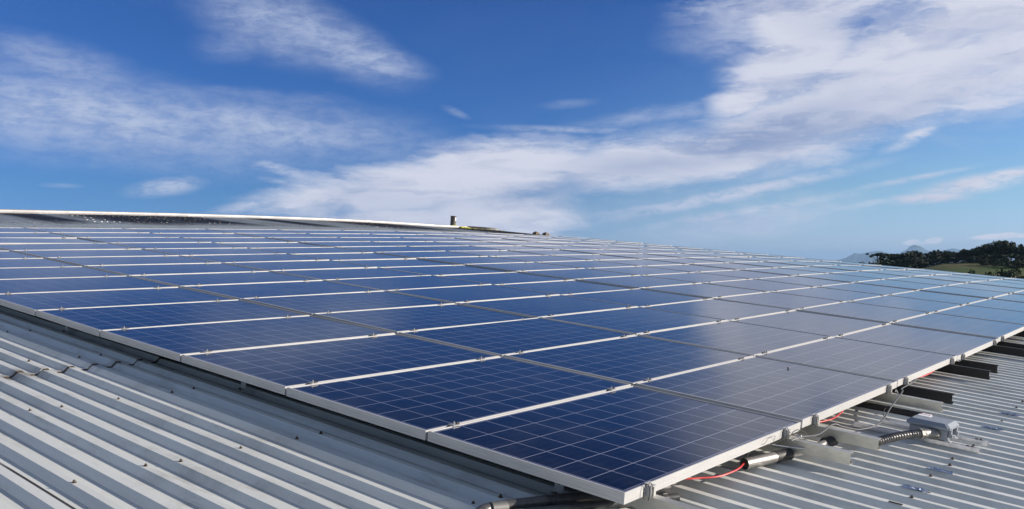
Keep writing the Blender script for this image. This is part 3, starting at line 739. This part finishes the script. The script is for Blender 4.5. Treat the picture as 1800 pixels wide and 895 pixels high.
# ------------------------------------------------------------------ terrain
def S(t): t = min(max(t, 0), 1); return t*t*(3-2*t)
def gz_(x, y):
    r = sqrt(x*x+y*y); a = math.degrees(atan2(x, y))
    side = S((a-20)/8)*S((150-a)/40)
    hgt = 6.3*S((r-40)/170)*side
    hgt += 1.0*noise.noise(Vector((x*.012, y*.012, 0)))*S((r-60)/80)
    hgt -= 150*S((r-260)/2600)
    hgt += (.004*r*0)
    return hgt-.02
def radial_sheet(rs, na, fz, name, m_):
    vs = []
    for r in rs:
        for j in range(na):
            a = 2*pi*j/na; x, y = r*sin(a), r*cos(a); vs.append((x, y, fz(x, y)))
    fs = [(i*na+j, i*na+(j+1) % na, (i+1)*na+(j+1) % na, (i+1)*na+j) for i in range(len(rs)-1) for j in range(na)]
    mm = MB(); mm.add(vs, fs); return mm.build(name, m_, smooth=True)
def ground_nodes(t, b):
    tcn = N(t, 'ShaderNodeTexCoord'); p = tcn.outputs['Object']
    a = noise_node(t, p, .035, 6, .6).outputs['Fac']; c2 = noise_node(t, p, .5, 7, .7).outputs['Fac']
    c = mix_rgb(t, maprange(t, a, .40, .60, 0, 1), (.060,.095,.026), (.125,.110,.048))
    c = mix_rgb(t, math_node(t, 'MULTIPLY', maprange(t, c2, .4, .65, 0, 1), .6), c, (.045,.075,.022))
    t.links.new(c, b.inputs['Base Color'])
M_ground = mat('grass_field', rough=.95, spec=.1, build=ground_nodes)
o = radial_sheet([.01, 15, 30, 45, 60, 75, 90, 105, 120, 135, 150, 165, 180, 200, 220, 250, 290, 340, 420, 600, 900, 1400, 2500, 5000, 9000, 15000, 24000], 240, gz_, 'ground', M_ground)
tag(o, kind='structure')
# mountains
def mountain_mesh(peaks, dist, depth, seed, x0, x1, n=90):
    # peaks: (pixel x, pixel y) skyline; a ridge with slopes fore and aft
    vs = []; rows = 13; camw = W(CAM)
    for i in range(n+1):
        px = x0+(x1-x0)*i/n
        ys = None
        for (a, b) in zip(peaks, peaks[1:]):
            if a[0] <= px <= b[0]:
                t = (px-a[0])/(b[0]-a[0]); t = t*t*(3-2*t)*.5+t*.5; ys = a[1]+(b[1]-a[1])*t
        ys += .35*noise.noise(Vector((px*.11, seed, 0)))
        azd, eld = azel(px, ys); A_ = radians(azd); top = camw.z+dist*math.tan(radians(eld)); base = -150
        for j in range(rows):
            u = -1+2*j/(rows-1); f_ = (1-abs(u))**1.15
            rr = dist+depth*u; hh = base+(top-base)*f_
            hh += (top-base)*.16*noise.noise(Vector((px*.09+seed, u*3.0, 3)))*(1-f_)*f_*4
            vs.append((rr*sin(A_), rr*cos(A_), hh))
    fs = [(i*rows+j, i*rows+j+1, (i+1)*rows+j+1, (i+1)*rows+j) for i in range(n) for j in range(rows-1)]
    mm = MB(); mm.add(vs, fs); return mm
M_mount = mat('forested_mountain', rough=.95, spec=.05, build=mottled((.035,.055,.028), (.07,.075,.04), .002, (.9,.95)))
for k_, (pk, ds, dp, sdd) in enumerate((
    ([(1545,463),(1562,455),(1580,446),(1592,440),(1600,433),(1608,430.5),(1617,433),(1630,440),(1645,446),(1700,458),(1720,463)], 14500, 1500, 2.0),
    ([(1440,464),(1470,458),(1484,454.5),(1497,448),(1503,444.5),(1510,446.5),(1520,445),(1532,442.5),(1545,441),(1556,443.5),(1575,449),(1600,458),(1625,464)], 12500, 1300, 5.0),
    ([(1630,463),(1645,450),(1660,440),(1675,436.5),(1690,440),(1710,447),(1760,458),(1900,463)], 13500, 1300, 9.0))):
    o = mountain_mesh(pk, ds, dp, sdd, pk[0][0], pk[-1][0]).build('mountain', M_mount, smooth=True)
    tag(o, kind='structure')
# fill of far low hills along the horizon
def far_hill(x, y):
    return 0
# ------------------------------------------------------------------ trees
def leaf_nodes(c1, c2):
    def f(t, b):
        g_ = N(t, 'ShaderNodeTexCoord'); n_ = noise_node(t, g_.outputs['Object'], 1.4, 5, .7).outputs['Fac']
        oi = N(t, 'ShaderNodeObjectInfo')
        fct = math_node(t, 'ADD', math_node(t, 'MULTIPLY', maprange(t, n_, .35, .65, 0, 1), .7), math_node(t, 'MULTIPLY', oi.outputs['Random'], .3))
        t.links.new(mix_rgb(t, fct, c1, c2), b.inputs['Base Color'])
    return f
M_leaf = mat('dark_foliage', rough=.65, spec=.2, build=leaf_nodes((.010,.021,.010), (.026,.044,.015)))
M_leaf2 = mat('olive_foliage', rough=.65, spec=.2, build=leaf_nodes((.015,.028,.010), (.040,.056,.018)))
M_bark = mat('grey_bark', rough=.9, build=mottled((.10,.085,.065), (.17,.15,.12), 3, (.8,.95)))
def tree_meshes(kind, seed):
    rg = random.Random(seed); H = 1.0
    tr = MB(); cr = MB()
    if kind == 'umbrella': bole, cz, rz_, rxy, nl = .62, .86, .10, .55, 14
    elif kind == 'tall': bole, cz, rz_, rxy, nl = .34, .66, .34, .27, 20
    elif kind == 'round': bole, cz, rz_, rxy, nl = .20, .58, .42, .50, 34
    elif kind == 'open': bole, cz, rz_, rxy, nl = .36, .70, .30, .46, 18
    else: bole, cz, rz_, rxy, nl = .04, .40, .46, .66, 28            # bush
    lean = rg.uniform(-.05, .05)
    tr.tube([(0, 0, -.06), (lean*.3, 0, bole*.5), (lean, .01, bole), (lean*1.2, .01, cz)], .03, 7, radii=[.036, .028, .022, .010])
    cl = []
    for i in range(nl):
        a = rg.uniform(0, 2*pi); rr = sqrt(rg.random())*rxy*.82; zz = cz+rg.uniform(-1, 1)*rz_*.72*sqrt(max(0.05, 1-(rr/rxy)**2))
        cs = rg.uniform(.10, .20)*(.65 if kind in ('open', 'umbrella') else 1)
        c_ = Vector((rr*cos(a)+lean, rr*sin(a), zz)); cl.append((c_, cs))
        s0 = Vector((lean*.8, .01, bole*rg.uniform(.75, 1.05)))
        if kind != 'bush' or i % 3 == 0:
            md = s0.lerp(c_, .5)+Vector((0, 0, .03)); tr.tube([s0, md, c_], .008, 5, radii=[.012, .008, .003])
    for (c_, cs) in cl:
        nn = 54 if kind in ('open', 'umbrella') else 96
        for _ in range(nn):
            v = Vector((rg.gauss(0, 1), rg.gauss(0, 1), rg.gauss(0, 1))).normalized()*(rg.random()**.45)*cs
            v.z *= .72 if kind != 'umbrella' else .35
            p = c_+v; q = rg.uniform(.020, .042)
            nrm = (v.normalized()+Vector((rg.gauss(0,.5), rg.gauss(0,.5), rg.gauss(0,.5)+.3))).normalized()
            u = nrm.cross(Vector((.3,.2,1))).normalized(); w = nrm.cross(u)
            a0 = rg.uniform(0, pi); u2 = u*cos(a0)+w*sin(a0); w2 = -u*sin(a0)+w*cos(a0)
            cr.add([p-u2*q, p-w2*q*.7, p+u2*q, p+w2*q*.75+nrm*q*.3], [(0, 1, 2, 3)])
    return tr.mesh('trunk', M_bark), cr
KINDS = {}
for kd, sds in (('umbrella', (1, 2)), ('tall', (3, 4)), ('round', (5, 6, 7)), ('open', (8, 9)), ('bush', (10, 11, 12))):
    KINDS[kd] = []
    for sdd in sds:
        t_, c_ = tree_meshes(kd, sdd)
        KINDS[kd].append((t_, c_.mesh('crown', M_leaf), c_.mesh('crown', M_leaf2)))
camw = W(CAM)
word = {'umbrella': 'flat-topped umbrella tree', 'tall': 'slender dark tree', 'round': 'broad round-crowned tree', 'open': 'open-crowned tree with gaps of sky', 'bush': 'low dark bush'}
TREES = [  # px x, px y of top, distance, kind, width factor
 (1405,449.5,150,'bush',1.6),(1443,452.5,170,'bush',.9),(1504,458,190,'bush',1.0),
 (1524,457,215,'bush',1.3),(1536,455,235,'bush',1.5),(1543,443.5,245,'umbrella',.9),(1549,455,240,'bush',1.6),(1560,449,232,'round',.9),
 (1568,442,238,'open',1.2),(1578,445,225,'round',1.0),(1590,440,222,'round',1.1),(1602,438,226,'round',1.2),(1611,442,232,'round',.9),(1621,443,236,'open',1.0),
 (1632,443,230,'round',.9),(1643,438,240,'round',.9),(1652,437,232,'open',1.2),(1661,439,238,'round',1.0),(1668,441,228,'tall',1.5),(1676,440,235,'open',1.2),
 (1685,440,232,'round',1.0),(1694,436,240,'tall',.9),(1701,438,226,'round',1.1),(1709,436,232,'round',1.1),(1717,437,222,'tall',1.4),(1724,431,228,'round',1.1),
 (1732,427.5,234,'round',1.1),(1740,428,226,'round',1.1),(1748,426,220,'round',1.1),(1756,422,232,'round',1.2),(1767,419.5,222,'round',1.35),(1777,423,230,'round',1.2),
 (1786,430,218,'round',1.2),(1795,431,224,'round',1.2),(1805,430,220,'round',1.2),(1818,428,220,'round',1.2),(1835,430,224,'round',1.3),(1855,430,220,'round',1.3),(1878,433,224,'round',1.3),
 (1725,447,212,'bush',1.9),(1745,444,208,'bush',2.0),(1766,442,206,'bush',2.1),(1787,444,200,'bush',2.1),(1808,446,200,'bush',2.1),(1735,455,196,'bush',1.7),(1758,452,192,'bush',1.8),(1780,453,188,'bush',1.8),(1798,455,186,'bush',1.8),
 (1640,453,222,'bush',1.9),(1652,450,226,'bush',1.9),(1664,451,222,'bush',1.9),(1677,450,220,'bush',1.9),(1690,449,218,'bush',1.9),(1702,449,216,'bush',1.9),(1714,448,214,'bush',1.9),
 (1629,452,225,'bush',1.8),(1616,450,222,'bush',1.8),(1604,450,218,'bush',1.8),(1591,451,215,'bush',1.8),(1578,453,215,'bush',1.8),(1565,454,218,'bush',1.8),
 (1780,465,120,'bush',1.1),(1768,469,112,'bush',.9),(1742,475,118,'bush',.7),(1795,474,105,'bush',1.0),(1812,470,105,'bush',1.0),
 (1708,471,150,'bush',.5),
]
order = sorted(range(len(TREES)), key=lambda i: TREES[i][0])
rank = {}
cnt = {}
for i in order:
    k_ = TREES[i][3]; cnt[k_] = cnt.get(k_, 0)+1; rank[i] = cnt[k_]
_t = ['first','second','third','fourth','fifth','sixth','seventh','eighth','ninth']
nums = _t+['tenth','eleventh','twelfth','thirteenth','fourteenth','fifteenth','sixteenth','seventeenth','eighteenth','nineteenth','twentieth']+['twenty-'+v for v in _t]+['thirtieth']+['thirty-'+v for v in _t]+['fortieth']+['forty-'+v for v in _t]
extra = {0: 'small dark treetop peeking over the array edge, leftmost of all the vegetation', 1: 'tiny treetop over the array edge, just right of the leftmost one', 2: 'tiny treetop over the array edge in front of the pointed mountain', 5: 'lone flat-topped umbrella tree standing above the left end of the wood', 30: 'largest and tallest round tree crown on the hilltop at the right'}
rg = random.Random(21)
for i, (px, py, dist, kd, wf) in enumerate(TREES):
    a_, e_ = azel(px, py); A_ = radians(a_)
    x = camw.x+dist*sin(A_); y = camw.y+dist*cos(A_); topz = camw.z+dist*math.tan(radians(e_)); g0 = gz_(x, y)-.15
    Hh = max(topz-g0, 1.6)
    vi = KINDS[kd][rg.randrange(len(KINDS[kd]))]
    nm = {'bush': 'bush'}.get(kd, 'tree')
    root = empty(nm, world=Vector((x, y, g0)), rot=Euler((0, 0, rg.uniform(0, 6.28))).to_quaternion())
    norm = {'umbrella': .96, 'tall': 1.0, 'round': 1.0, 'open': 1.0, 'bush': .9}[kd]
    sxy = Hh*wf
    if kd == 'round': sxy = max(min(Hh, 8), 3)*wf*.85
    root.scale = (sxy, sxy, Hh/norm)
    lab = extra.get(i, '%s on the hill, %s of its sort from the left' % (word[kd], nums[rank[i]-1]))
    tag(root, lab, nm, 'bushes around the wood and field' if kd == 'bush' else 'trees of the wood on the hill beyond the roof')
    for n_, me in (('trunk', vi[0]), ('crown', vi[2 if rg.random() < .4 else 1])):
        o = bpy.data.objects.new(n_, me); col.objects.link(o); o.parent = root

# ------------------------------------------------------------------ haze
HZ = True
if HZ:
    m_ = MB(); m_.box(-26000, 26000, -26000, 26000, -158, 135)
    mh = bpy.data.materials.new('haze_air'); mh.use_nodes = True; t = mh.node_tree; t.nodes.clear()
    pv = N(t, 'ShaderNodeVolumePrincipled'); pv.inputs['Color'].default_value = (.40, .64, 1.0, 1); pv.inputs['Density'].default_value = 0.00008; pv.inputs['Anisotropy'].default_value = 0.0
    om = N(t, 'ShaderNodeOutputMaterial'); t.links.new(pv.outputs[0], om.inputs['Volume'])
    o = m_.build('haze', mh); tag(o, kind='stuff')
